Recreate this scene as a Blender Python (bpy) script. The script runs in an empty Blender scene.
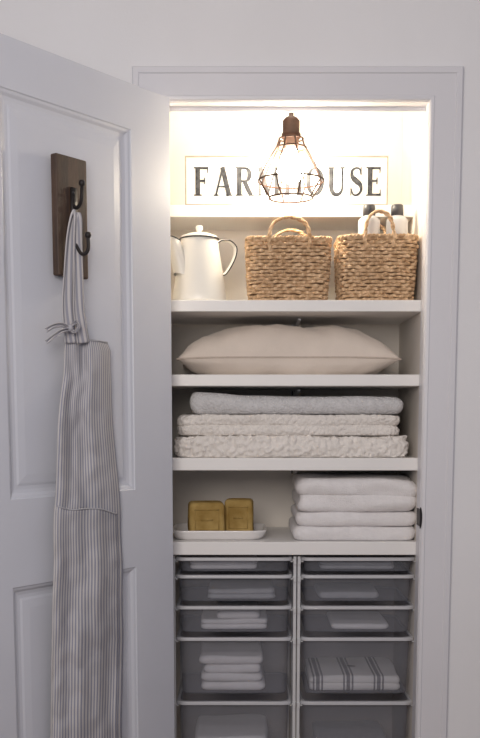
import bpy, bmesh, math, random
from mathutils import Vector, Matrix, noise
pi=math.pi; R=math.radians
S=bpy.context.scene; COL=S.collection
random.seed(4)
S.view_settings.view_transform='Standard'
# ---------------------------------------------------------------- camera
F=1000.0; CX=240.0; CY=538.0; TH=math.atan(.12); CAM=Vector((0,-2.8,1.13))
sT,cT=math.sin(TH),math.cos(TH)
def ray(px,py):
    u=(px-CX)/F; v=(CY-py)/F
    return Vector((u,cT+v*sT,-sT+v*cT))
def at(px,py,Y):
    d=ray(px,py); return CAM+d*((Y-CAM.y)/d.y)
def zf(py,Y): return at(240,py,Y).z
def xf(px,py,Y): return at(px,py,Y).x
cd=bpy.data.cameras.new('camera'); co=bpy.data.objects.new('camera',cd); COL.objects.link(co)
co.location=CAM; co.rotation_euler=(pi/2-TH,0,0)
cd.sensor_fit='VERTICAL'; cd.sensor_height=36; cd.lens=F*36/738; cd.shift_y=(CY-369)/738
cd.clip_start=.05
S.camera=co
# ---------------------------------------------------------------- materials
def mat(name,col,rough=.6,var=0,vs=8,bump=0,bs=200,metal=0,spec=.5,kind='noise',col2=None,coat=0,stretch=None,sheen=0):
    m=bpy.data.materials.new(name); m.use_nodes=True; nt=m.node_tree; n=nt.nodes; L=nt.links
    b=n['Principled BSDF']; b.inputs['Base Color'].default_value=(*col,1); b.inputs['Roughness'].default_value=rough
    b.inputs['Metallic'].default_value=metal; b.inputs['Specular IOR Level'].default_value=spec
    b.inputs['Coat Weight'].default_value=coat; b.inputs['Sheen Weight'].default_value=sheen
    tc=n.new('ShaderNodeTexCoord'); src=tc.outputs['Object']
    if stretch:
        mp=n.new('ShaderNodeMapping'); mp.inputs['Scale'].default_value=stretch; L.new(src,mp.inputs[0]); src=mp.outputs[0]
    t=n.new('ShaderNodeTexNoise'); t.inputs['Scale'].default_value=vs; t.inputs['Detail'].default_value=5; L.new(src,t.inputs['Vector'])
    r=n.new('ShaderNodeValToRGB'); c2=col2 or tuple(max(0,c*(1-var)) for c in col)
    r.color_ramp.elements[0].color=(*c2,1); r.color_ramp.elements[1].color=(*col,1)
    r.color_ramp.elements[0].position=.35; r.color_ramp.elements[1].position=.65
    L.new(t.outputs[0],r.inputs[0]); L.new(r.outputs[0],b.inputs['Base Color'])
    if bump:
        if kind=='voronoi':
            q=n.new('ShaderNodeTexVoronoi'); q.inputs['Scale'].default_value=bs; o=q.outputs['Distance']
        else:
            q=n.new('ShaderNodeTexNoise'); q.inputs['Scale'].default_value=bs; o=q.outputs[0]
        L.new(src,q.inputs['Vector'])
        bp=n.new('ShaderNodeBump'); bp.inputs['Strength'].default_value=bump; bp.inputs['Distance'].default_value=.004
        if kind=='voronoi': bp.invert=True
        L.new(o,bp.inputs['Height']); L.new(bp.outputs[0],b.inputs['Normal'])
    return m
M={}
M['wall']=mat('wall_paint',(.84,.83,.84),.75,.03,3,.08,150)
M['closet']=mat('closet_paint',(.80,.745,.68),.7,.03,3,.08,150)
M['trim']=mat('trim_paint',(.74,.73,.76),.42,.02,4)
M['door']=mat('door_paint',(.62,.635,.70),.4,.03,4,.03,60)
M['shelf']=mat('shelf_melamine',(.88,.86,.84),.45,.02,6)
M['floor']=mat('floor_wood',(.30,.20,.12),.5,.3,5,stretch=(1,12,1))
M['metal']=mat('white_metal',(.64,.64,.65),.35,.02,6)
M['sign']=mat('sign_paint',(.86,.83,.77),.6,.12,14,stretch=(1,1,5))
M['ink']=mat('sign_ink',(.035,.036,.042),.8,0,60,spec=.1,col2=(.09,.09,.095))
M['frame']=mat('sign_edge',(.40,.35,.28),.7,.3,30)
M['bronze']=mat('aged_bronze',(.055,.026,.017),.65,.4,40,metal=.0,spec=.15)
M['iron']=mat('dark_iron',(.035,.03,.03),.45,.3,60,metal=.6)
M['plank']=mat('dark_walnut',(.095,.056,.036),.6,0,6,.3,40,col2=(.04,.023,.016),stretch=(12,12,1.2))
M['enamel']=mat('white_enamel',(.86,.83,.77),.32,.02,5,coat=.15)
M['black']=mat('black_enamel',(.02,.02,.022),.3,.1,20)
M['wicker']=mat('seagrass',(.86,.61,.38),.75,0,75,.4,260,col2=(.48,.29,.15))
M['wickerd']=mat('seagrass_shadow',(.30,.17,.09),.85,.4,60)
M['pillow']=mat('linen_pillow',(.80,.70,.61),.9,.06,12,.4,350,sheen=.2)
M['piping']=mat('linen_piping',(.62,.52,.44),.9,.1,60)
M['blank1']=mat('grey_coverlet',(.68,.67,.675),.9,.12,60,.7,150,kind='voronoi')
M['blank2']=mat('ivory_quilt',(.85,.80,.75),.9,.06,30,.8,120,kind='voronoi')
M['blank3']=mat('ivory_chenille',(.87,.82,.77),.95,.08,30,.9,90,kind='voronoi')
M['towel']=mat('white_terry',(.90,.87,.87),.95,.05,40,.8,330)
M['cloth']=mat('stored_cloth',(.95,.93,.93),.9,.05,30,.3,300)
M['clothd']=mat('stored_grey_cloth',(.52,.52,.54),.9,.1,30,.3,300)
M['soap']=mat('olive_soap',(.52,.36,.13),.8,0,18,.35,60,spec=.2,col2=(.32,.20,.055))
M['tray']=mat('tray_glaze',(.88,.85,.83),.25,.02,6,coat=.3)
M['bottle']=mat('bottle_white',(.64,.63,.63),.3,.02,6)
M['cap']=mat('bottle_cap',(.085,.083,.088),.35,.1,20,metal=.2)
M['rope']=mat('apron_tape',(.42,.42,.46),.9,.1,60,.3,400)
M['rim']=mat('drawer_rim',(.54,.54,.56),.4,.03,8)
def striped(name,a,b,n,duty=.5,axis=0,coord='UV'):
    m=mat(name,a,.9,.05,30,.25,600); nt=m.node_tree; N=nt.nodes; L=nt.links
    tc=N.new('ShaderNodeTexCoord'); sp=N.new('ShaderNodeSeparateXYZ'); L.new(tc.outputs[coord],sp.inputs[0])
    mu=N.new('ShaderNodeMath'); mu.operation='MULTIPLY'; mu.inputs[1].default_value=n; L.new(sp.outputs[axis],mu.inputs[0])
    fr=N.new('ShaderNodeMath'); fr.operation='FRACT'; L.new(mu.outputs[0],fr.inputs[0])
    rp=N.new('ShaderNodeValToRGB'); e=rp.color_ramp.elements
    e[0].position=duty-.08; e[0].color=(*a,1); e[1].position=duty+.08; e[1].color=(*b,1)
    L.new(fr.outputs[0],rp.inputs[0]); L.new(rp.outputs[0],N['Principled BSDF'].inputs['Base Color'])
    return m
M['apron']=striped('apron_ticking',(.55,.53,.53),(.27,.275,.34),24,.5)
M['pocket']=striped('apron_pocket_ticking',(.55,.53,.53),(.27,.275,.34),22,.5)
M['strap']=striped('apron_strap_ticking',(.53,.51,.52),(.30,.30,.35),4,.5)
def grouped():
    m=mat('striped_linen',(.88,.86,.84),.9,.05,30,.25,600); nt=m.node_tree; N=nt.nodes; L=nt.links
    tc=N.new('ShaderNodeTexCoord'); sp=N.new('ShaderNodeSeparateXYZ'); L.new(tc.outputs['Object'],sp.inputs[0])
    mu=N.new('ShaderNodeMath'); mu.operation='MULTIPLY'; mu.inputs[1].default_value=11; L.new(sp.outputs[0],mu.inputs[0])
    fr=N.new('ShaderNodeMath'); fr.operation='FRACT'; L.new(mu.outputs[0],fr.inputs[0])
    rp=N.new('ShaderNodeValToRGB'); rp.color_ramp.interpolation='CONSTANT'; e=rp.color_ramp.elements
    a=(.92,.90,.88,1); b=(.22,.21,.23,1)
    e[0].position=0; e[0].color=a; e[1].position=.60; e[1].color=b
    for p,c_ in ((.66,a),(.71,b),(.83,a),(.88,b),(.94,a)):
        x=e.new(p); x.color=c_
    L.new(fr.outputs[0],rp.inputs[0]); L.new(rp.outputs[0],N['Principled BSDF'].inputs['Base Color'])
    return m
M['stripes']=grouped()
def slot_mat():
    m=mat('slotted_standard',(.74,.72,.70),.4); nt=m.node_tree; N=nt.nodes; L=nt.links
    tc=N.new('ShaderNodeTexCoord'); sp=N.new('ShaderNodeSeparateXYZ'); L.new(tc.outputs['Object'],sp.inputs[0])
    a=N.new('ShaderNodeMath'); a.operation='MULTIPLY'; a.inputs[1].default_value=1/.028; L.new(sp.outputs[2],a.inputs[0])
    f=N.new('ShaderNodeMath'); f.operation='FRACT'; L.new(a.outputs[0],f.inputs[0])
    g=N.new('ShaderNodeMath'); g.operation='LESS_THAN'; g.inputs[1].default_value=.5; L.new(f.outputs[0],g.inputs[0])
    x=N.new('ShaderNodeMath'); x.operation='ABSOLUTE'; L.new(sp.outputs[0],x.inputs[0])
    h=N.new('ShaderNodeMath'); h.operation='COMPARE'; h.inputs[1].default_value=.006; h.inputs[2].default_value=.002; L.new(x.outputs[0],h.inputs[0])
    k=N.new('ShaderNodeMath'); k.operation='MULTIPLY'; L.new(g.outputs[0],k.inputs[0]); L.new(h.outputs[0],k.inputs[1])
    mx=N.new('ShaderNodeMix'); mx.data_type='RGBA'; mx.inputs[6].default_value=(.74,.72,.70,1); mx.inputs[7].default_value=(.05,.05,.05,1)
    L.new(k.outputs[0],mx.inputs[0]); L.new(mx.outputs[2],N['Principled BSDF'].inputs['Base Color'])
    return m
M['slot']=slot_mat()
def plastic():
    m=bpy.data.materials.new('frosted_plastic'); m.use_nodes=True; nt=m.node_tree; N=nt.nodes; L=nt.links
    b=N['Principled BSDF']; b.inputs['Base Color'].default_value=(.34,.35,.39,1); b.inputs['Roughness'].default_value=.35
    t=N.new('ShaderNodeBsdfTransparent'); t.inputs[0].default_value=(.90,.90,.93,1)
    mx=N.new('ShaderNodeMixShader'); mx.inputs[0].default_value=.3
    L.new(t.outputs[0],mx.inputs[1]); L.new(b.outputs[0],mx.inputs[2]); L.new(mx.outputs[0],N['Material Output'].inputs[0])
    nz=N.new('ShaderNodeTexNoise'); nz.inputs['Scale'].default_value=3
    rp=N.new('ShaderNodeMapRange'); rp.inputs[3].default_value=.27; rp.inputs[4].default_value=.36
    L.new(nz.outputs[0],rp.inputs[0]); L.new(rp.outputs[0],mx.inputs[0])
    return m
M['plastic']=plastic()
def emis(name,col,s):
    m=bpy.data.materials.new(name); m.use_nodes=True; nt=m.node_tree; N=nt.nodes; b=N['Principled BSDF']
    b.inputs['Base Color'].default_value=(*col,1); b.inputs['Emission Color'].default_value=(*col,1); b.inputs['Emission Strength'].default_value=s
    return m
M['bulb']=emis('lit_bulb',(1,.88,.68),125)
# ---------------------------------------------------------------- mesh builder
def rrect(w,d,rc,n):
    rc=min(rc,w/2-.0005,d/2-.0005); a,b=w/2-rc,d/2-rc
    P=2*(2*a+2*b)+2*pi*rc; out=[]
    segs=[('l',Vector((-a,-b-rc)),Vector((a,-b-rc)),Vector((0,-1))),('a',Vector((a,-b)),-pi/2),
          ('l',Vector((a+rc,-b)),Vector((a+rc,b)),Vector((1,0))),('a',Vector((a,b)),0),
          ('l',Vector((a,b+rc)),Vector((-a,b+rc)),Vector((0,1))),('a',Vector((-a,b)),pi/2),
          ('l',Vector((-a-rc,b)),Vector((-a-rc,-b)),Vector((-1,0))),('a',Vector((-a,-b)),pi)]
    lens=[(s[2]-s[1]).length if s[0]=='l' else pi/2*rc for s in segs]
    for i in range(n):
        s=P*i/n; k=0
        while k<7 and s>lens[k]: s-=lens[k]; k+=1
        g=segs[k]; f=s/lens[k] if lens[k]>1e-9 else 0
        if g[0]=='l': out.append((g[1].lerp(g[2],f),g[3]))
        else:
            an=g[2]+f*pi/2; nn=Vector((math.cos(an),math.sin(an))); out.append((g[1]+nn*rc,nn))
    return out
class MB:
    def __init__(s): s.v=[]; s.f=[]; s.uv=None
    def add(s,vs,fs):
        o=len(s.v); s.v+= [Vector(v) for v in vs]; s.f+=[tuple(i+o for i in f) for f in fs]; return s
    def box(s,x0,y0,z0,x1,y1,z1):
        return s.add([(x0,y0,z0),(x1,y0,z0),(x1,y1,z0),(x0,y1,z0),(x0,y0,z1),(x1,y0,z1),(x1,y1,z1),(x0,y1,z1)],
          [(0,3,2,1),(4,5,6,7),(0,1,5,4),(1,2,6,5),(2,3,7,6),(3,0,4,7)])
    def rings(s,rings,closed=True,cap0=False,cap1=False,loop=False):
        o=len(s.v); n=len(rings[0])
        for r in rings: s.v+=[Vector(p) for p in r]
        m=len(rings)
        for i in range(m if loop else m-1):
            a=o+i*n; b=o+((i+1)%m)*n
            for j in range(n if closed else n-1):
                k=(j+1)%n; s.f.append((a+j,a+k,b+k,b+j))
        if cap0: s.f.append(tuple(o+j for j in reversed(range(n))))
        if cap1: s.f.append(tuple(o+(m-1)*n+j for j in range(n)))
        return s
    def tube(s,path,r,seg=8,closed=False,cap=True):
        P=[Vector(p) for p in path]; n=len(P); rs=r if isinstance(r,(list,tuple)) else [r]*n
        T=[]
        for i in range(n):
            a=P[(i-1)%n] if (closed or i>0) else P[i]; b=P[(i+1)%n] if (closed or i<n-1) else P[i]
            T.append((b-a).normalized())
        up=Vector((0,0,1)) if abs(T[0].z)<.9 else Vector((1,0,0))
        N=(up-T[0]*up.dot(T[0])).normalized(); R_=[]
        for i in range(n):
            N=(N-T[i]*N.dot(T[i])).normalized(); B=T[i].cross(N)
            R_.append([P[i]+(N*math.cos(2*pi*k/seg)+B*math.sin(2*pi*k/seg))*rs[i] for k in range(seg)])
        return s.rings(R_,True,cap and not closed,cap and not closed,loop=closed)
    def lathe(s,prof,c=(0,0,0),seg=40):
        c=Vector(c)
        return s.rings([[c+Vector((max(r,.0001)*math.cos(2*pi*k/seg),max(r,.0001)*math.sin(2*pi*k/seg),z)) for k in range(seg)] for r,z in prof])
    def grid(s,fn,nu,nv):
        o=len(s.v); s.uv=s.uv or {}
        for j in range(nv+1):
            for i in range(nu+1):
                s.v.append(Vector(fn(i/nu,j/nv))); s.uv[len(s.v)-1]=(i/nu,j/nv)
        for j in range(nv):
            for i in range(nu):
                a=o+j*(nu+1)+i; s.f.append((a,a+1,a+nu+2,a+nu+1))
        return s
    def build(s,name,m,parent=None,loc=None,smooth=True,bevel=0,solid=0,rotz=0,fixn=True):
        me=bpy.data.meshes.new(name); me.from_pydata([tuple(v) for v in s.v],[],s.f)
        if s.uv:
            ul=me.uv_layers.new(name='UVMap')
            for lp in me.loops: ul.data[lp.index].uv=s.uv.get(lp.vertex_index,(0,0))
        if fixn:
            bm=bmesh.new(); bm.from_mesh(me); bmesh.ops.recalc_face_normals(bm,faces=bm.faces); bm.to_mesh(me); bm.free()
        me.materials.append(m)
        for p in me.polygons: p.use_smooth=smooth
        o=bpy.data.objects.new(name,me); COL.objects.link(o)
        if parent: o.parent=parent
        if loc is not None: o.location=loc
        o.rotation_euler.z=rotz
        if bevel:
            b=o.modifiers.new('bevel','BEVEL'); b.width=bevel; b.segments=3; b.limit_method='ANGLE'; b.angle_limit=R(40)
        if solid:
            q=o.modifiers.new('solid','SOLIDIFY'); q.thickness=solid; q.offset=0
        return o
def tag(o,label=None,cat=None,group=None,kind=None):
    if label: o['label']=label
    if cat: o['category']=cat
    if group: o['group']=group
    if kind: o['kind']=kind
    return o
def thing(name,label,cat,loc,rotz=0,group=None):
    o=bpy.data.objects.new(name,None); COL.objects.link(o); o.location=loc; o.rotation_euler.z=rotz; o.empty_display_size=.05
    return tag(o,label,cat,group)
def struct(o): o['kind']='structure'; return o
def smoothpath(pts,n=8):
    P=[Vector(p) for p in pts]; out=[]
    for i in range(len(P)-1):
        p0=P[max(i-1,0)];p1=P[i];p2=P[i+1];p3=P[min(i+2,len(P)-1)]
        for k in range(n):
            t=k/n; out.append(.5*((2*p1)+(p2-p0)*t+(2*p0-5*p1+4*p2-p3)*t*t+(-p0+3*p1-3*p2+p3)*t**3))
    out.append(P[-1]); return out
# ---------------------------------------------------------------- room shell
XL,XR=-.200,.507; ZH=zf(102,0); CL=-.27; CR=.510; YB=.46; WT=.05; ZC=2.62; ZCC=2.28
w=MB(); w.box(-2.2,0,0,XL,WT,ZC); w.box(XR,0,0,2.2,WT,ZC); w.box(XL,0,ZH,XR,WT,ZC)
struct(w.build('wall_front',M['wall'],smooth=False))
struct(MB().box(CL-.05,YB,0,CR+.05,YB+.05,ZCC).build('wall_back',M['closet'],smooth=False))
struct(MB().box(CL-.05,WT,0,CL,YB,ZCC).build('wall_left',M['closet'],smooth=False))
struct(MB().box(CR,WT,0,CR+.05,YB,ZCC).build('wall_right',M['closet'],smooth=False))
c=MB(); c.box(-2.2,-3.6,ZC,2.2,WT,ZC+.05); c.box(CL-.05,WT,ZCC,CR+.05,YB+.05,ZCC+.05)
struct(c.build('ceiling',M['wall'],smooth=False))
struct(MB().box(-2.2,-3.6,-.05,2.2,YB+.05,0).build('floor',M['floor'],smooth=False))
prof=[(0,0),(0,.011),(.003,.014),(.010,.015),(.013,.013),(.068,.014),(.071,.017),(.084,.017),(.087,.014),(.087,0)]
cs=MB(); rg=[]
for sx,sz,x,z in ((-1,0,XL,0),(-1,1,XL,ZH),(1,1,XR,ZH),(1,0,XR,0)):
    rg.append([(x+sx*p,-h,z+(sz*p)) for p,h in prof])
cs.rings(rg,closed=False)
struct(cs.build('trim_1',M['trim'],smooth=False))
j=MB(); t=.0015
j.box(XR-t,-.004,0,XR,WT+.002,ZH); j.box(XL,-.004,0,XL+t,WT+.002,ZH); j.box(XL,-.004,ZH-t,XR,WT+.002,ZH)
j.box(XL,WT-.012,ZH-.012,XR,WT,ZH-t)
struct(j.build('trim_2',M['trim'],smooth=False))
b=MB(); b.box(XR+.087,-.014,0,2.2,0,.11); struct(b.build('baseboard_right',M['trim'],smooth=False,bevel=.003))
b=MB(); b.box(-2.2,-.014,0,XL-.087,0,.11); struct(b.build('baseboard_left',M['trim'],smooth=False,bevel=.003))
# ---------------------------------------------------------------- door
AN=R(37); HY=-.045; H=Vector((xf(171,300,HY),HY,0)); D=Vector((-math.sin(AN),-math.cos(AN),0)); N_=Vector((math.cos(AN),-math.sin(AN),0)); DR=R(270)-AN
def dl(px,py,off=0):
    r=ray(px,py); t=(off-(CAM-H).dot(N_))/r.dot(N_); P=CAM+r*t
    return Vector(((P-H).dot(D),off,P.z))
def dworld(v): return H+D*v.x+N_*v.y+Vector((0,0,v.z))
DW=.72; DT=ZH-.004; u0=dl(133,300).x; u1=DW-u0
pan=[(dl(133,490).z,dl(133,130).z),(.23,dl(135,567).z)]
d=MB()
zz=[.012,pan[1][0],pan[1][1],pan[0][0],pan[0][1],DT]
def q(a,b,c,e,y=0): d.add([(a,y,c),(b,y,c),(b,y,e),(a,y,e)],[(0,1,2,3)])
for k in range(5):
    q(0,u0,zz[k],zz[k+1]); q(u1,DW,zz[k],zz[k+1])
    if k in (0,2,4): q(u0,u1,zz[k],zz[k+1])
pp=[(0,0),(.002,-.003),(.008,-.005),(.014,-.010),(.022,-.012),(.030,-.012),(.036,-.010),(.056,-.008),(.058,-.008)]
for z0,z1 in pan:
    rg=[[(u0+i,y,z0+i),(u1-i,y,z0+i),(u1-i,y,z1-i),(u0+i,y,z1-i)] for i,y in pp]
    d.rings(rg,cap1=True)
th=-.035
d.add([(0,0,.012),(DW,0,.012),(DW,0,DT),(0,0,DT),(0,th,.012),(DW,th,.012),(DW,th,DT),(0,th,DT)],[(4,5,6,7),(0,4,7,3),(1,2,6,5),(3,7,6,2),(0,1,5,4)])
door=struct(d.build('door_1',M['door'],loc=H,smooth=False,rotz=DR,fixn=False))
hk=MB()
for z in (.25,1.0,1.78): hk.tube([(-.006,-.02,z-.045),(-.006,-.02,z+.045)],.006,10)
hk.build('hinge',M['metal'],door)
# ---------------------------------------------------------------- shelves
SF=.055; shelf_z={}; SB=YB-.0112
labs={'basket':'white shelf carrying the enamel pot and two woven baskets','pillow':'white shelf directly under the beige pillow',
 'blanket':'white shelf under the stack of ivory blankets','soap':'white shelf under the soap tray and folded white towels'}
for k,(y0,y1) in {'basket':(300,311.5),'pillow':(374.5,386),'blanket':(458,470.5),'soap':(542,555)}.items():
    zt=zf(y0,SF); zb=zf(y1,SF); shelf_z[k]=zt
    o=MB().box(CL,0,-(zt-zb),CR,SB-SF,0).build('shelf',M['shelf'],loc=(0,SF,zt),smooth=False,bevel=.002)
    tag(o,labs[k],'shelf')
TF=.235; zt=zf(205,TF); zb=zf(217,TF); shelf_z['sign']=zt
o=MB().box(CL,0,-(zt-zb),CR,SB-TF,0).build('shelf',M['shelf'],loc=(0,TF,zt),smooth=False,bevel=.002)
tag(o,'narrow set-back white shelf holding the lettered sign, highest shelf','shelf')
sx=xf(294,420,YB); st=thing('shelf_standard','white slotted metal track with brackets on the closet back wall','shelf track',(sx,YB,.95))
m=MB().box(-.011,-.010,0,.011,0,shelf_z['sign']-.05-.95); m.build('track',M['slot'],st,smooth=False)
for k in ('sign','basket','pillow','blanket','soap'):
    z=shelf_z[k]-.95-(.038 if k!='sign' else .042); y1=-(YB-(SF if k!='sign' else TF))+.14
    b=MB()
    b.add([(-.004,-.0105,z),(-.004,y1,z),(-.004,y1,z-.004),(-.004,-.0105,z-.035),(.004,-.0105,z),(.004,y1,z),(.004,y1,z-.004),(.004,-.0105,z-.035)],
          [(0,1,2,3),(7,6,5,4),(0,4,5,1),(1,5,6,2),(2,6,7,3),(3,7,4,0)])
    b.build('bracket',M['metal'],st,smooth=False)
# ---------------------------------------------------------------- soft slabs
def slab(w,d,h,layers,seed,amp=.002,rc=.02,n=200,tuft=0,tf=90,tilt=0,fill=.95,wave=0,cre=1.0,droop=0,lv=0):
    mb=MB(); rg=[]; hl=h/layers
    def ring(ins,z,sc=1.0):
        out=[]
        for p,nn in rrect(max(w-2*ins,.01),max(d-2*ins,.01),rc,n):
            x,y=p.x*sc,p.y*sc; f=z/h
            q=Vector((x*7,y*7,z*25+seed*3.1)); o=amp*noise.noise(q)*1.6
            o2=amp*.9*noise.noise(Vector((x*9,y*9,seed*5+z*4)))
            X=x+nn.x*o; Y=y+nn.y*o; Z=z+f*(o2+tilt*x+wave*math.sin(x*11+seed)-droop*abs(2*x/w)**6)
            if tuft:
                tt=tuft*max(-.3,noise.noise(Vector((X*tf,Y*tf,Z*tf+seed))))
                if sc==1: X+=nn.x*tt; Y+=nn.y*tt; Z+=f*tt*.5
                else: Z+=f*tt*.25
            out.append(Vector((X,Y,max(Z,0.0))))
        return out
    for sc in (.02,.4,.7,.9): rg.append(ring(hl*.45*fill,0,sc))
    m=lv or (11 if layers>1 else 13)
    for l in range(layers):
        for k in range(m):
            if l and k==0: continue
            a=-pi/2+pi*k/(m-1); c_=1
            if (a<0 and l>0) or (a>0 and l<layers-1): c_=cre
            rg.append(ring(c_*hl*.5*fill*(1-math.cos(a))*(.95+.1*noise.noise(Vector((l*3.3,seed,0)))),hl*l+hl*(.5+.5*math.sin(a))))
    for sc in (.97,.93,.87,.8,.7,.6,.45,.3,.15,.02): rg.append(ring(hl*.45*fill,h,sc))
    mb.rings(rg,cap0=True,cap1=True)
    return mb
def place_slab(name,px0,px1,y0,y1,Yf,depth,label,cat,m,zbase=None,group=None,**k):
    zt=zf(y0,Yf); zb=zf(y1,Yf) if zbase is None else zbase
    x0=xf(px0,(y0+y1)/2,Yf); x1=xf(px1,(y0+y1)/2,Yf)
    o=slab(x1-x0,depth,zt-zb,**k).build(name,m,loc=((x0+x1)/2,Yf+depth/2,zb))
    tag(o,label,cat,group); return zt
z0=shelf_z['blanket']+.0005
z1=place_slab('blanket',175,410,436,458,.072,.35,'ivory tufted chenille blanket at the bottom of the blanket stack','blanket',M['blank3'],z0,'blankets folded in a stack',layers=1,seed=3,amp=.007,n=640,tuft=.010,tf=92,rc=.03,fill=.5,droop=.003,lv=21)
z2=place_slab('blanket',178,402,414.5,435.5,.078,.34,'cream pebbly blanket between the grey coverlet and the tufted blanket','blanket',M['blank2'],z1+.001,'blankets folded in a stack',layers=2,seed=8,amp=.006,n=560,tuft=.005,tf=115,tilt=-.010,rc=.03,wave=.001,fill=.8,cre=.45,droop=.002,lv=13)
place_slab('blanket',189,405,395.5,414,.082,.33,'pale grey coverlet folded smooth on top of the blanket stack','blanket',M['blank1'],z2+.001,'blankets folded in a stack',layers=1,seed=12,amp=.004,n=360,tuft=.0018,tf=150,tilt=-.026,wave=.002,rc=.02,fill=.75)
z0=shelf_z['soap']+.0005
tl=['white folded towel at the very bottom of the towel stack','white folded towel in the middle of the towel stack','plump white twice-folded towel on top of the towel stack']
for i,(a,b,y0,y1,sd,ly) in enumerate(((293,417,527,542,1,1),(296,418,512.5,527,2,1),(298,418,478.5,512.5,5,2))):
    z0=place_slab('folded_towel',a,b,y0,y1,.072+.003*(i%2),.33,tl[i],'towel',M['towel'],z0,'white towels in the stack',layers=ly,seed=sd,amp=.004 if i<2 else .007,n=320,tuft=.0018,tf=150,tilt=-.015 if i==2 else 0,rc=.025,fill=.72,cre=.3,droop=.003 if i==2 else 0)+.0006
# pillow
pz=shelf_z['pillow']; Yc=.262
xa=xf(178,355,Yc-.1); xb=xf(397,358,Yc-.1); PW=(xb-xa)/2; PD=.172
pt=thing('pillow','plump beige linen pillow lying flat alone on its shelf','pillow',((xa+xb)/2,Yc,pz+.0005))
def pil(sgn,hh):
    def fn(u,v):
        a=2*u-1; b=2*v-1
        a=math.sin(a*pi/2)*.5+a*.5; b=math.sin(b*pi/2)*.5+b*.5
        x=a*PW*(1-.04*(1-b*b)); y=b*PD*(1-.07*(1-a*a))
        e=max(0,(1-abs(a)**3.0))**.62*max(0,(1-abs(b)**3.4))**.46
        e=e if e<.8 else .8+(e-.8)*.75
        z=.050+sgn*hh*e
        if abs(a)<.999 and abs(b)<.999:
            wr=noise.noise(Vector((x*8,y*9,3+sgn)))*.012+noise.noise(Vector((x*24+y*10,y*14,7)))*.006+noise.noise(Vector((x*60,y*30,z*20)))*.0016
            z+=wr*min(1,e*2.2)
        z-= .006*(abs(a)**6)
        return (x,y,max(z,0))
    return fn
g=MB().grid(pil(1,.104),96,76); g.grid(pil(-1,.066),96,76)
cu=g.build('cushion',M['pillow'],pt,fixn=False)
f=pil(1,.1); path=[f(k/40,0) for k in range(40)]+[f(1,k/30) for k in range(30)]+[f(1-k/40,1) for k in range(40)]+[f(0,1-k/30) for k in range(30)]
MB().tube(path,.0026,6,closed=True).build('piping',M['piping'],pt)
# ---------------------------------------------------------------- baskets
def basket(px0,px1,ytop,Yf,dep,label,hx0,hx1,hy,seed):
    zb=shelf_z['basket']+.0005; x0=xf(px0,ytop+8,Yf); x1=xf(px1,ytop+8,Yf); h=zf(ytop,Yf)-zb; wt=x1-x0; wb=wt*.92
    t=thing('basket',label,'basket',((x0+x1)/2,Yf+dep/2,zb),0,'woven baskets on the shelf')
    rows=18; stakes=58; n=stakes*4; rr=h/rows/2; mb=MB()
    for r in range(rows):
        z=rr+r*2*rr; k=z/h; bul=1+.015*math.sin(k*pi); ww=(wb+(wt-wb)*k)*bul-.010; dd=(dep*(.93+.07*k))*bul-.010
        R_=[]
        pr=rrect(ww,dd,.035,n)
        for jn,(p,nn) in enumerate(pr):
            ph=pi*stakes*jn/n+pi*r+.6*noise.noise(Vector((jn*.03,r*.7,seed*3))); o=.0032*math.cos(ph)+.003*noise.noise(Vector((jn*.2,r*3.1,seed)))
            zz_=z+.0028*noise.noise(Vector((jn*.11,r*2.3,seed+5)))
            cp=Vector((p.x+nn.x*o,p.y+nn.y*o,zz_)); sc=rr*(.92+.16*max(0,math.cos(ph))+.25*noise.noise(Vector((jn*.13,r*5.1,seed+2))))
            R_.append([cp+Vector((nn.x,nn.y,0))*(math.cos(2*pi*q/6)*sc*.8)+Vector((0,0,1))*math.sin(2*pi*q/6)*sc*1.05 for q in range(6)])
        mb.rings(R_,loop=True)
    mb.build('weave',M['wicker'],t)
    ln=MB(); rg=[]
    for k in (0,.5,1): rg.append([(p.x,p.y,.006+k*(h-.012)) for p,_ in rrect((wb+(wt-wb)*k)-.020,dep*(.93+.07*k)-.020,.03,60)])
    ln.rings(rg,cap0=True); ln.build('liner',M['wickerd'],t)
    rm=MB()
    for s in (0,pi):
        path=[]
        for jn,(p,nn) in enumerate(rrect(wt-.007,dep-.007,.035,260)):
            a=2*pi*36*jn/260+s; dz=.0025*noise.noise(Vector((jn*.05,seed,1))); path.append((p.x+nn.x*.003*math.cos(a),p.y+nn.y*.003*math.cos(a),h+.001+.003*math.sin(a)+dz))
        rm.tube(path,.0040,6,closed=True)
    rm.build('rim',M['wicker'],t)
    cxl=(x0+x1)/2
    for sd in (-1,1):
        yy=sd*(dep/2-.004); a=xf(hx0,ytop,Yf)-cxl; b=xf(hx1,ytop,Yf)-cxl; hz=zf(hy,Yf)-zb; md=(a+b)/2
        if sd>0: a+=.012; b+=.012; md+=.012; hz-=.004
        pts=smoothpath([(a+.004,yy+sd*.002,h-.03),(a,yy+sd*.004,h),(a+(md-a)*.25,yy-sd*.004,h+(hz-h)*.72),(md,yy-sd*.010,hz),(b-(b-md)*.25,yy-sd*.004,h+(hz-h)*.72),(b,yy+sd*.004,h),(b-.004,yy+sd*.002,h-.03)],14)
        hb=MB()
        for s in (0,pi):
            q_=[]
            for i,p in enumerate(pts):
                an=i*.55+s; q_.append(p+Vector((math.cos(an)*.0026,math.sin(an)*.0026,math.cos(an)*.0015)))
            hb.tube(q_,.0038,6)
        hb.build('handle',M['wicker'],t)
    return t
basket(246,332.5,238,.075,.20,'seagrass basket beside the white enamel pot',269,310,216,1)
basket(339.5,420,236,.075,.20,'seagrass basket holding two capped bottles',365,394,210,2)
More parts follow.
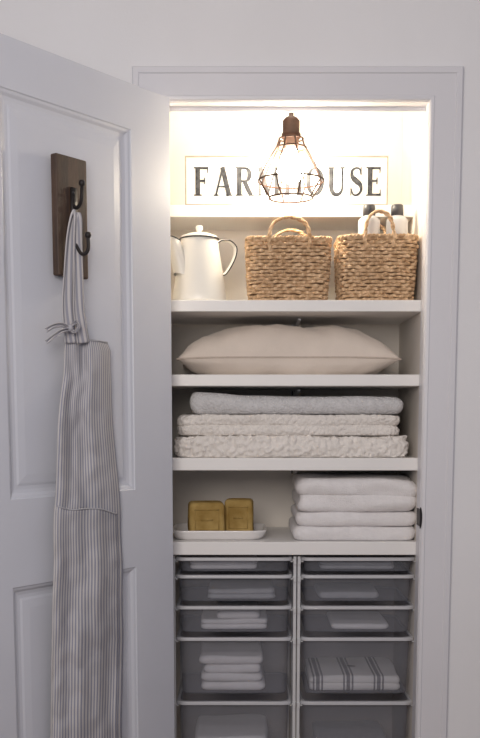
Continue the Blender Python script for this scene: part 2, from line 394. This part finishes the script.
def bottle(px,r,py,Y,label):
    z=shelf_z['basket']+.0075; x=xf(px,225,Y); t=thing('bottle',label,'bottle',(x,Y,z),0,'bottles standing in the basket')
    hh=zf(py,Y)-z; hb=hh-.034
    MB().lathe([(0,0),(r-.003,0),(r,.004),(r,hb-.018),(r*.97,hb-.008),(r*.75,hb-.002),(r*.6,hb),(r*.48,hb+.006)]).build('bottle_body',M['bottle'],t)
    MB().lathe([(r*.5,hb+.003),(r*.58,hb+.003),(r*.56,hh-.003),(r*.5,hh),(0,hh)]).build('cap',M['cap'],t)
bottle(369,.031,205,.16,'white bottle with dark cap behind the basket handle')
bottle(397,.031,205,.175,'white bottle with dark cap nearer the closet side wall')
# ---------------------------------------------------------------- enamel pot
Y=.15; z=shelf_z['basket']+.0005; t=thing('enamel_coffee_pot','tall white enamel coffee pot with black rims','coffee pot',(xf(199.5,290,Y),Y,z),R(32))
body=MB().lathe([(0,0),(.072,0),(.078,.002),(.079,.006),(.077,.020),(.070,.070),(.062,.120),(.0545,.168),(.053,.180)],seg=56).build('pot_body',M['enamel'],t)
lid=MB().lathe([(.0545,.179),(.055,.183),(.050,.189),(.034,.195),(.016,.199),(0,.200)]).build('lid',M['enamel'],t)
MB().lathe([(.002,.199),(.006,.203),(.011,.210),(.009,.218),(0,.220)],seg=20).build('lid_knob',M['enamel'],lid)
rm=MB(); rm.tube([(.0558*math.cos(a*pi/24),.0558*math.sin(a*pi/24),.181) for a in range(48)],.0020,6,closed=True); rm.build('rim_band',M['black'],t)
sp=MB(); rg=[]
for k in range(9):
    f=k/8; cx=-.052-.024*f-.006*math.sin(f*pi*.5); zc=.070+.105*f; rx=.030*(1-f)+.019*f; ry=.028*(1-f)+.015*f
    rg.append([(cx+rx*math.cos(2*pi*q/16),ry*math.sin(2*pi*q/16),zc-rx*.35*math.cos(2*pi*q/16)) for q in range(16)])
sp.rings(rg); so=sp.build('spout',M['enamel'],t)
sl=MB(); sl.tube(rg[-1],.0018,6,closed=True); sl.build('spout_rim',M['black'],so)
hp=smoothpath([(.050,0,.168),(.070,0,.182),(.098,0,.184),(.120,0,.168),(.118,0,.142),(.103,0,.112),(.084,0,.088),(.069,0,.082)],8)
hn=MB(); rg=[]
for i,p in enumerate(hp):
    a=hp[max(i-1,0)];b=hp[min(i+1,len(hp)-1)];T=(b-a).normalized(); Nn=Vector((-T.z,0,T.x))
    rg.append([p+Nn*(.0038*math.cos(2*pi*q/12))+Vector((0,.008,0))*math.sin(2*pi*q/12) for q in range(12)])
hn.rings(rg,cap0=True,cap1=True); ho=hn.build('handle',M['enamel'],t)
he=MB(); he.tube([p+Vector((.001,-.0082,.001)) for p in hp],.0019,6); he.tube([p+Vector((.001,.0082,.001)) for p in hp],.0019,6); he.build('handle_edge',M['black'],ho)
# ---------------------------------------------------------------- sign
YS=.245; xa=xf(185,180,YS); xb=xf(388,180,YS); z0=shelf_z['sign']+.0005; hh=zf(156,YS)-z0; W=xb-xa
sg=thing('sign','long cream wooden sign reading FARMHOUSE behind the caged lamp','sign',((xa+xb)/2,YS,z0))
bd=MB().box(-W/2,0,0,W/2,.016,hh).build('board',M['sign'],sg,smooth=False,bevel=.0015)
fr=MB(); e=.004
for a in ((-W/2,0,W/2,e),(-W/2,hh-e,W/2,hh),(-W/2,e,-W/2+e,hh-e),(W/2-e,e,W/2,hh-e)): fr.box(a[0],-.003,a[1],a[2],.0,a[3])
fr.build('border',M['frame'],sg,smooth=False)
def rib(mb,pts,ws):
    n=len(pts); vs=[]; fs=[]
    for i in range(n):
        a=Vector(pts[max(i-1,0)]);b=Vector(pts[min(i+1,n-1)]);T=(b-a).normalized();Nn=Vector((-T.y,T.x)); p=Vector(pts[i])
        w_=ws[i] if isinstance(ws,list) else ws
        vs+=[p+Nn*w_/2,p-Nn*w_/2]
    for i in range(n-1): fs.append((2*i,2*i+1,2*i+3,2*i+2))
    mb.append((vs,fs))
TK,TN=.20,.085
def V(m,x,w=TK,a=0,b=1,ser=True):
    rib(m,[(x,a),(x,b)],w)
    if ser:
        for z in (a,b): rib(m,[(x-w/2-.07,abs(z-.025)),(x+w/2+.07,abs(z-.025))],.05)
def Hh(m,x0,x1,z,w=TN): rib(m,[(x0,z),(x1,z)],w)
def letter(c):
    m=[]
    if c=='F' or c=='E':
        V(m,.16); Hh(m,.16,.60,.96); rib(m,[(.59,1),(.58,.78)],[.06,.03]); Hh(m,.16,.46,.52); rib(m,[(.46,.64),(.46,.40)],.05)
        if c=='E': Hh(m,.16,.62,.04); rib(m,[(.61,0),(.60,.24)],[.06,.03])
        return m,.72
    if c=='A':
        rib(m,[(.12,0),(.42,1)],TN); rib(m,[(.70,0),(.40,1)],TK); Hh(m,.2,.62,.32,.06)
        Hh(m,.02,.24,.025,.05); Hh(m,.56,.84,.025,.05); return m,.88
    if c=='R':
        V(m,.16); pts=[(.16,.96)]; ws=[TN]
        for k in range(13):
            a=pi/2-pi*k/12; pts.append((.40+.20*math.cos(a),.735+.225*math.sin(a))); ws.append(TN+(TK-TN)*math.cos(a)**2)
        pts.append((.16,.51)); ws.append(TN); rib(m,pts,ws)
        rib(m,[(.38,.50),(.66,.02)],TK*.9); Hh(m,.58,.80,.025,.05); return m,.82
    if c=='M':
        V(m,.13,TN); rib(m,[(.13,1),(.48,.05)],TK); rib(m,[(.82,1),(.48,.05)],TN); V(m,.85,TK); return m,1.05
    if c=='H':
        V(m,.16); V(m,.68); Hh(m,.16,.68,.5,.07); return m,.86
    if c=='O':
        pts=[];ws=[]
        for k in range(33):
            a=2*pi*k/32; pts.append((.40+.30*math.cos(a),.5+.46*math.sin(a))); ws.append(TN+(TK-TN)*math.cos(a)**2)
        rib(m,pts,ws); return m,.84
    if c=='U':
        pts=[(.16,1),(.16,.35)];ws=[TK,TK]
        for k in range(1,12):
            a=pi+pi*k/12; pts.append((.40+.24*math.cos(a),.30+.26*math.sin(a))); ws.append(TK*.95-(TK-TN)*k/12)
        pts+=[(.64,.35),(.64,1)]; ws+=[TN,TN]; rib(m,pts,ws); Hh(m,.02,.30,.975,.05); Hh(m,.54,.74,.975,.05); return m,.82
    if c=='S':
        pts=[Vector((p.x,p.z)) for p in smoothpath([(.53,0,.74),(.46,0,.93),(.30,0,.96),(.14,0,.87),(.15,0,.66),(.32,0,.52),(.50,0,.38),(.53,0,.18),(.38,0,.04),(.20,0,.05),(.09,0,.26)],6)]
        n=len(pts); ws=[.07+.14*math.exp(-((i/(n-1)-.5)/.17)**2) for i in range(n)]
        rib(m,pts,ws); rib(m,[(.53,1),(.53,.72)],.04); rib(m,[(.09,0),(.09,.28)],.04); return m,.66
LT=MB(); xs=0; items=[]
for ch in 'FARMHOUSE':
    mm,adv=letter(ch); items.append((xs,mm)); xs+=adv+.10
tot=xs-.10; cap=.082; fx=(.93*W)/tot; zb_=(hh-cap)/2-.002
for k,(x0,mm) in enumerate(items):
    for q_,(vs,fs) in enumerate(mm):
        LT.add([(-.455*W+(x0+v.x)*fx,-.0012-.00002*q_,zb_+v.y*cap) for v in vs],fs)
LT.build('lettering',M['ink'],bd,smooth=False,fixn=False)
# ---------------------------------------------------------------- pendant lamp
YL=.13; lx=xf(291,160,YL)
lp=thing('pendant_lamp','lit bronze wire-cage pendant lamp hanging in front of the sign','lamp',(lx,YL,ZCC))
def lz(py): return zf(py,YL)-ZCC
pm=1/ (at(241,170,YL).x-at(240,170,YL).x)
MB().lathe([(0,0),(.05,0),(.05,-.012),(.02,-.022),(0,-.022)]).build('ceiling_mount',M['bronze'],lp)
MB().tube([(0,0,-.02),(0,0,lz(117))],.0032,8).build('cord',M['iron'],lp)
MB().lathe([(0,lz(109)),(.006,lz(110)),(.007,lz(116)),(.017,lz(118)),(.024,lz(121)),(.024,lz(133)),(.027,lz(134)),(.027,lz(138)),(.022,lz(139)),(.021,lz(147)),(0,lz(147))],seg=28).build('socket',M['bronze'],lp)
cg=MB()
pr=[(12/pm,lz(139)),(15/pm,lz(148)),(26/pm,lz(166)),(33/pm,lz(181)),(22/pm,lz(198))]
for k in range(8):
    a=2*pi*(k+.35)/8; cg.tube([(r*math.cos(a),r*math.sin(a),z) for r,z in pr],.0023,6)
for r,z in (pr[0],pr[1],pr[3],pr[4]): cg.tube([(r*math.cos(2*pi*k/40),r*math.sin(2*pi*k/40),z) for k in range(40)],.0025,6,closed=True)
cg.build('cage',M['bronze'],lp)
MB().lathe([(.012,lz(147)),(.014,lz(150)),(.028,lz(156)),(.040,lz(165)),(.040,lz(171)),(.029,lz(179)),(.014,lz(182.5)),(0,lz(183))],seg=28).build('bulb',M['bulb'],lp)
# ---------------------------------------------------------------- tray and soaps
Y0=.08; zb=shelf_z['soap']+.0005; xa=xf(172,535,.18); xb=xf(266,535,.18); tw=xb-xa; td=.22
tr=MB(); rg=[]
for sc,z in ((.02,.003),(.5,.003),(.80,.003),(.86,.005),(.93,.014),(.98,.024),(1,.028),(1.0,.031),(.985,.032),(.965,.030),(.93,.018),(.87,.0085),(.80,.0065),(.5,.006),(.02,.006)):
    dd=(1-sc)*.10
    rg.append([(p.x,p.y,z-.003) for p,_ in rrect(max(.01,tw-2*dd if sc>.7 else tw*sc),max(.01,td-2*dd if sc>.7 else td*sc),.040 if sc>.7 else .02,96)])
tr.rings(rg,cap0=True,cap1=True)
tag(tr.build('tray',M['tray'],loc=((xa+xb)/2,Y0+td/2,zb)),'shallow white ceramic tray with raised lip under two soap blocks','tray')
def soap(px0,px1,y0,y1,Yf,rz,seed,label):
    x0=xf(px0,515,Yf);x1=xf(px1,515,Yf); w_=(x1-x0)/ (math.cos(rz)+abs(math.sin(rz))*.85); zt=zf(y0,Yf); zz0=zb+.0045; h_=zt-zz0; dd=w_*.85
    mb=MB(); rg=[]
    prof=[(0,.02,0),(0,.5,0),(.006,1,0),(.002,1,.004),(0,1,.012),(0,1,.3*h_),(0,1,.5*h_),(0,1,.75*h_),(.001,1,h_-.010),(.004,1,h_-.004),(.009,1,h_-.001),(.018,1,h_),(.020,1,h_-.001),(.024,1,h_-.002),(0,.3,h_-.002),(0,.02,h_-.002)]
    for ins,sc,z in prof:
        rg.append([(p.x*sc+.002*noise.noise(Vector((p.x*40,p.y*40,z*40+seed))),p.y*sc,z) for p,_ in rrect(w_-2*ins,dd-2*ins,.010,72)])
    mb.rings(rg,cap0=True,cap1=True)
    fx0,fx1,fz0,fz1=-w_*.34,w_*.34,h_*.2,h_*.8; yb=-dd/2-.0008
    for a in ((fx0,fz0,fx1,fz0+.003),(fx0,fz1-.003,fx1,fz1),(fx0,fz0,fx0+.003,fz1),(fx1-.003,fz0,fx1,fz1),(fx0*.5,h_*.47,fx1*.5,h_*.53)):
        mb.box(a[0],yb-.0006,a[1],a[2],yb+.003,a[3])
    tag(mb.build('soap_block',M['soap'],loc=((x0+x1)/2,Yf+dd/2,zz0),rotz=rz),label,'soap',group='soap blocks on the tray')
soap(186,225,502.5,530,.125,.10,1,'olive brown soap block nearer the front of the white tray')
soap(224,254,499.5,527,.165,-.06,7,'olive brown soap block set back and closer to the towels')
# ---------------------------------------------------------------- drawer racks: rack > post, runner, drawer (> rim)
YD=.075; DD=.355
rowsY=[(557.5,572),(575,602),(606,633),(637.5,695),(701.5,765)]
cols=[(172.5,296,'left'),(297,418,'right')]
content=[]
for ci,(pa,pb,side) in enumerate(cols):
    nb='under the soap tray' if side=='left' else 'under the folded towels'
    x0=xf(pa,640,YD); x1=xf(pb,640,YD); zt=zf(556.5,YD); p=.009
    t=thing('drawer_rack','white metal rack of frosted grey drawers '+nb,'drawer rack',((x0+x1)/2,YD+DD/2,0),0,'white drawer racks')
    w_=(x1-x0)/2; hd=DD/2
    for sx in (-1,1):
        for sy in (-1,1):
            xx=sx*(w_-p/2); yy=sy*(hd-p/2)
            MB().box(xx-p/2,yy-p/2,0,xx+p/2,yy+p/2,zt).build('post',M['metal'],t,smooth=False,bevel=.0015)
    for (a,b) in rowsY:
        zr=zf(a+1.5,YD)-.006
        for sx in (-1,1):
            xx=sx*(w_-p); mb=MB(); mb.box(min(xx,xx-sx*.008),-hd,zr-.003,max(xx,xx-sx*.008),hd,zr)
            mb.box(min(xx,xx-sx*.002),-hd,zr-.003,max(xx,xx-sx*.002),hd,zr+.006)
            mb.box(xx-.004+sx*.004,-hd-.006,zr-.009,xx+.004+sx*.004,-hd,zr+.006)
            mb.build('runner',M['metal'],t,smooth=False)
    for ri,(a,b) in enumerate(rowsY):
        zt=zf(a,YD); zbm=zf(b,YD); hz=zt-zbm; wd_=(x1-x0)-2*p-.004; dep=DD-.012
        mb=MB(); rg=[]; W1=wd_-.016; tp=.015*hz+.002
        for f,ex in ((0,.006),(.0,.001),(.04,0),(.5,0),(1,0)):
            ww=W1-2*tp*(1-f)*1.5-2*ex; dd=dep-.02-2*tp*(1-f)-2*ex
            rg.append([(q_.x,q_.y,f*(hz-.004)) for q_,_ in rrect(ww,dd,.022,64)])
        mb.rings(rg,cap0=True); dr=mb.build('drawer',M['plastic'],t,loc=(0,-.004,zbm)); dr['label']='frosted grey plastic drawer'
        rm=MB(); o=rrect(wd_,dep+.012,.016,64); i_=rrect(W1,dep-.02,.022,64); hr=.009
        r0=[[(q_.x,q_.y-.002,hz-hr) for q_,_ in o],[(q_.x,q_.y-.002,hz-.002) for q_,_ in o],[(q_.x*.994,q_.y*.994-.002,hz) for q_,_ in o],[(q_.x,q_.y,hz) for q_,_ in i_],[(q_.x,q_.y,hz-.004) for q_,_ in i_],]
        rm.rings(r0); rm.build('rim',M['rim'],dr)
        content.append((ci,ri,(x0+x1)/2,zbm,W1,hz,dep))
def inside(ci,ri,dx,w_,dep,h,label,name,cat,m,layers,seed,dz=0,fr=.04):
    _,_,cx,zb_,W1,hz,dp=[c for c in content if c[0]==ci and c[1]==ri][0]
    o=slab(w_,dep,h,layers,seed,amp=.004,rc=.015,n=120).build(name,m,loc=(cx+dx,YD+fr+dep/2,zb_+.0015+dz)); tag(o,label,cat); return o
inside(0,0,-.03,.20,.20,.030,'pale folded linen in the topmost drawer under the soap tray','folded_cloth','cloth',M['cloth'],2,31)
inside(1,0,.0,.22,.22,.026,'grey folded cloth in the topmost drawer under the towels','folded_cloth','cloth',M['clothd'],2,32)
inside(0,1,.02,.20,.20,.030,'grey folded cloth in the second drawer under the soap tray','folded_cloth','cloth',M['clothd'],2,33)
inside(1,1,-.02,.18,.20,.020,'thin grey cloth in the second drawer under the towels','folded_cloth','cloth',M['clothd'],1,34)
inside(0,2,.0,.20,.22,.030,'wide white cloth in the third drawer under the soap tray','folded_cloth','cloth',M['cloth'],2,35)
inside(0,2,.01,.13,.2,.022,'small white cloth lying on the wide white cloth','folded_cloth','cloth',M['cloth'],1,36,dz=.031)
inside(1,2,.01,.17,.2,.018,'thin white cloth in the third drawer under the towels','folded_cloth','cloth',M['cloth'],1,37)
dz=0
lb=['white folded towel lowest in the deep drawer under the soap tray','white folded towel second up in the deep drawer','white folded towel third up in the deep drawer','white folded towel topmost in the deep drawer']
for k in range(4):
    inside(0,3,-.005-.004*(k%2),.19-.008*(k%3),.26,.025,lb[k],'folded_towel','towel',M['cloth'],1,40+k,dz=dz); dz+=.0265
_,_,cx_,zb3,_,_,_=[c for c in content if c[0]==1 and c[1]==3][0]
o=slab(.275,.24,.046,2,61,amp=.004,rc=.015,n=160,fill=.7,cre=.5,droop=.004).build('folded_striped_cloth',M['stripes'],loc=(cx_,YD+.04+.12,zb3+.0015))
tag(o,'folded white cloth with grey stripes in the deep drawer','cloth')
inside(0,4,-.01,.22,.24,.07,'white folded linen in the lowest drawer under the soap tray','folded_cloth','cloth',M['cloth'],3,51)
inside(1,4,.0,.22,.24,.05,'grey folded linen in the lowest drawer under the towels','folded_cloth','cloth',M['clothd'],2,52)
# ---------------------------------------------------------------- strike plate
z0=zf(528,-.004); z1=zf(507,-.004); hz=z1-z0
sp=MB(); sp.box(-.0025,-.017,hz*.1,0,.036,hz*.9)
rg=[]
for k in range(13):
    f=k/12; hw=.0015+.0045*math.sin(pi*f)**.6
    rg.append([(-.0025,-.0155,hz*f),(-.0025,-.0185,hz*f),(-.0025+hw,-.0180,hz*f),(-.0025+hw+.001,-.0155,hz*f)])
sp.rings(rg,cap0=True,cap1=True)
tag(sp.build('strike_plate',M['iron'],loc=(XR-.0015,0,z0),smooth=False),'small dark metal strike plate on the white door jamb','strike plate')
# ---------------------------------------------------------------- hook board on the door
base=dl(69,278,0); ro=thing('hook_board','dark stained wood hook board mounted on the door','hook board',dworld(Vector((base.x,0,base.z))),DR)
def L_(px,py,off): v=dl(px,py,off); return Vector((v.x-base.x,v.y,v.z-base.z))
ua=L_(87.5,215,.02).x; ub=L_(57,215,.02).x; ztp=L_(69,156,.02).z
MB().box(ua,.0005,0,ub,.021,ztp-.0).build('plank',M['plank'],ro,smooth=False,bevel=.004)
hk=MB()
c0=L_(73,208,.02)
hk.box(c0.x-.009,.021,L_(73,232,.02).z,c0.x+.009,.026,L_(73,188,.02).z)
p=smoothpath([L_(73,205,.024),L_(77,208,.036),L_(81,202,.052),L_(82,190,.060),L_(82,184,.064)],6); hk.tube(p,.0042,8)
p=smoothpath([L_(73,228,.024),L_(76,244,.036),L_(82,254,.050),L_(88,250,.064),L_(88,236,.068)],6); hk.tube(p,.0042,8)
for c_ in (L_(82,183,.064),L_(88,235,.068)):
    hk.lathe([(0,-.008),(.006,-.006),(.008,0),(.006,.006),(0,.008)],c_,12)
hko=hk.build('double_hook',M['iron'],ro)
for py in (193,219):
    c_=L_(73,py,.0262); MB().lathe([(0,-.004),(.003,-.003),(.004,0),(.003,.003),(0,.004)],c_,10).build('screw',M['black'],hko)
# ---------------------------------------------------------------- apron
ab=dl(87,760,0); ap=thing('apron','grey and white striped apron hanging from the hook board','apron',dworld(Vector((ab.x,0,ab.z))),DR)
def A_(px,py,off): v=dl(px,py,off); return Vector((v.x-ab.x,v.y,v.z-ab.z))
ed=[(338,66,107),(350,64,110),(370,63,110),(400,60,112),(450,57,116),(500,54,120),(512,53,121),(560,53,123),(640,51,124),(723,50,122),(765,49,122)]
def edge(y):
    for i in range(len(ed)-1):
        if y<=ed[i+1][0]:
            f=(y-ed[i][0])/(ed[i+1][0]-ed[i][0]); return ed[i][1]+f*(ed[i+1][1]-ed[i][1]),ed[i][2]+f*(ed[i+1][2]-ed[i][2])
    return ed[-1][1:]
def fold(s,y):
    t=(y-338)/427
    o=.034+.009*(1-.35*t)*math.sin(2*pi*(1.5*s+.15+.35*t+.15*noise.noise(Vector((t*4,0,0)))))+.0035*math.sin(2*pi*(3.7*s-.5*t)+1)*(.5+.6*t)
    o+=.014*noise.noise(Vector((s*3,t*6,2)))+.005*noise.noise(Vector((s*7,t*24,9)))
    return max(.006,o-.016*(abs(2*s-1)**4))
def bodyf(u,v):
    y=338+427*v; a,b=edge(y)
    if y<352: y+= 6*(u-.25)*(1-(y-338)/14)
    wob=1.6*noise.noise(Vector((v*7,1,0))); us=u+.012*math.sin(2*pi*(1.5*u+.4*v)); return A_(a+(b-a)*us+wob,y,fold(u,y))
apb=MB().grid(bodyf,110,140).build('apron_body',M['apron'],ap,fixn=False,solid=.0015)
def pock(u,v):
    y=506+262*v+ (1-v)*7*u+2*math.sin(u*7)*(1-v); a,b=edge(y); s=.03+.90*u; us=s+.012*math.sin(2*pi*(1.5*s+.4*(y-338)/427))
    return A_(a+(b-a)*us+1.6*noise.noise(Vector(((y-338)/427*7,1,0))),y,fold(s,y)+.0045+.012*(1-v)**4*math.sin(pi*u))
po=MB().grid(pock,80,90).build('pocket',M['pocket'],ap,fixn=False,solid=.0015)
hm=MB(); hm.tube([pock(k/50,0)+Vector((0,.001,0)) for k in range(51)],.0020,6); hm.build('pocket_hem',M['rope'],po)
hm=MB(); hm.tube([bodyf(k/50,0)+Vector((0,.001,0)) for k in range(51)],.0022,6); hm.build('bib_hem',M['rope'],apb)
def strap(pts,w0,w1,name):
    P=smoothpath([A_(*p) for p in pts],10); n=len(P)
    def fn(u,v):
        i=min(n-1,int(round(v*(n-1)))); p=P[i]; w_=w0+(w1-w0)*v; a=P[max(i-1,0)];b=P[min(i+1,n-1)];T=(b-a).normalized(); X=Vector((T.z,0,-T.x)).normalized()
        return p+X*w_*(u-.5)+Vector((0,.004*math.sin(u*pi*2.5+v*3),0))
    MB().grid(fn,8,n-1).build(name,M['strap'],ap,solid=.0015,fixn=False)
strap([(76,212,.043),(73,219,.040),(70,240,.034),(68,280,.032),(68,310,.034),(72,343,.038)],.020,.046,'neck_strap')
strap([(76,212,.043),(77,219,.046),(77,240,.042),(78,280,.040),(79,310,.040),(84,343,.042)],.020,.046,'neck_strap')
strap([(70,329,.050),(62,325,.053),(54,326,.053),(47,330,.052)],.009,.011,'tie_string')
strap([(69,329,.050),(61,331,.054),(54,336,.054),(47,342,.052)],.008,.010,'tie_string')
strap([(69,328,.050),(75,322,.054),(78,327,.054),(74,332,.054),(70,329,.052)],.007,.007,'tie_string')
k_=A_(70,328,.053); kn=MB(); kn.lathe([(0,-.008),(.005,-.006),(.007,0),(.005,.006),(0,.008)],k_,14); kn.build('knot',M['rope'],ap)
# ---------------------------------------------------------------- light
wd=bpy.data.worlds.new('world'); S.world=wd; wd.use_nodes=True
bg=wd.node_tree.nodes['Background']; bg.inputs[0].default_value=(.72,.77,.95,1); bg.inputs[1].default_value=.31
def area(loc,target,size,e,col,name='area_light'):
    l=bpy.data.lights.new(name,'AREA'); l.size=size; l.energy=e; l.color=col; o=bpy.data.objects.new(name,l); COL.objects.link(o)
    o.location=loc; o.rotation_euler=(Vector(target)-Vector(loc)).to_track_quat('-Z','Y').to_euler()
area((-.35,-2.7,1.75),(0.25,.1,1.25),.9,30,(1,.93,.87))
area((.15,.16,2.26),(.15,.22,1.5),.16,3.2,(1,.91,.74))  # added warm fill under the closet ceiling, brightens back wall and sign; no fixture
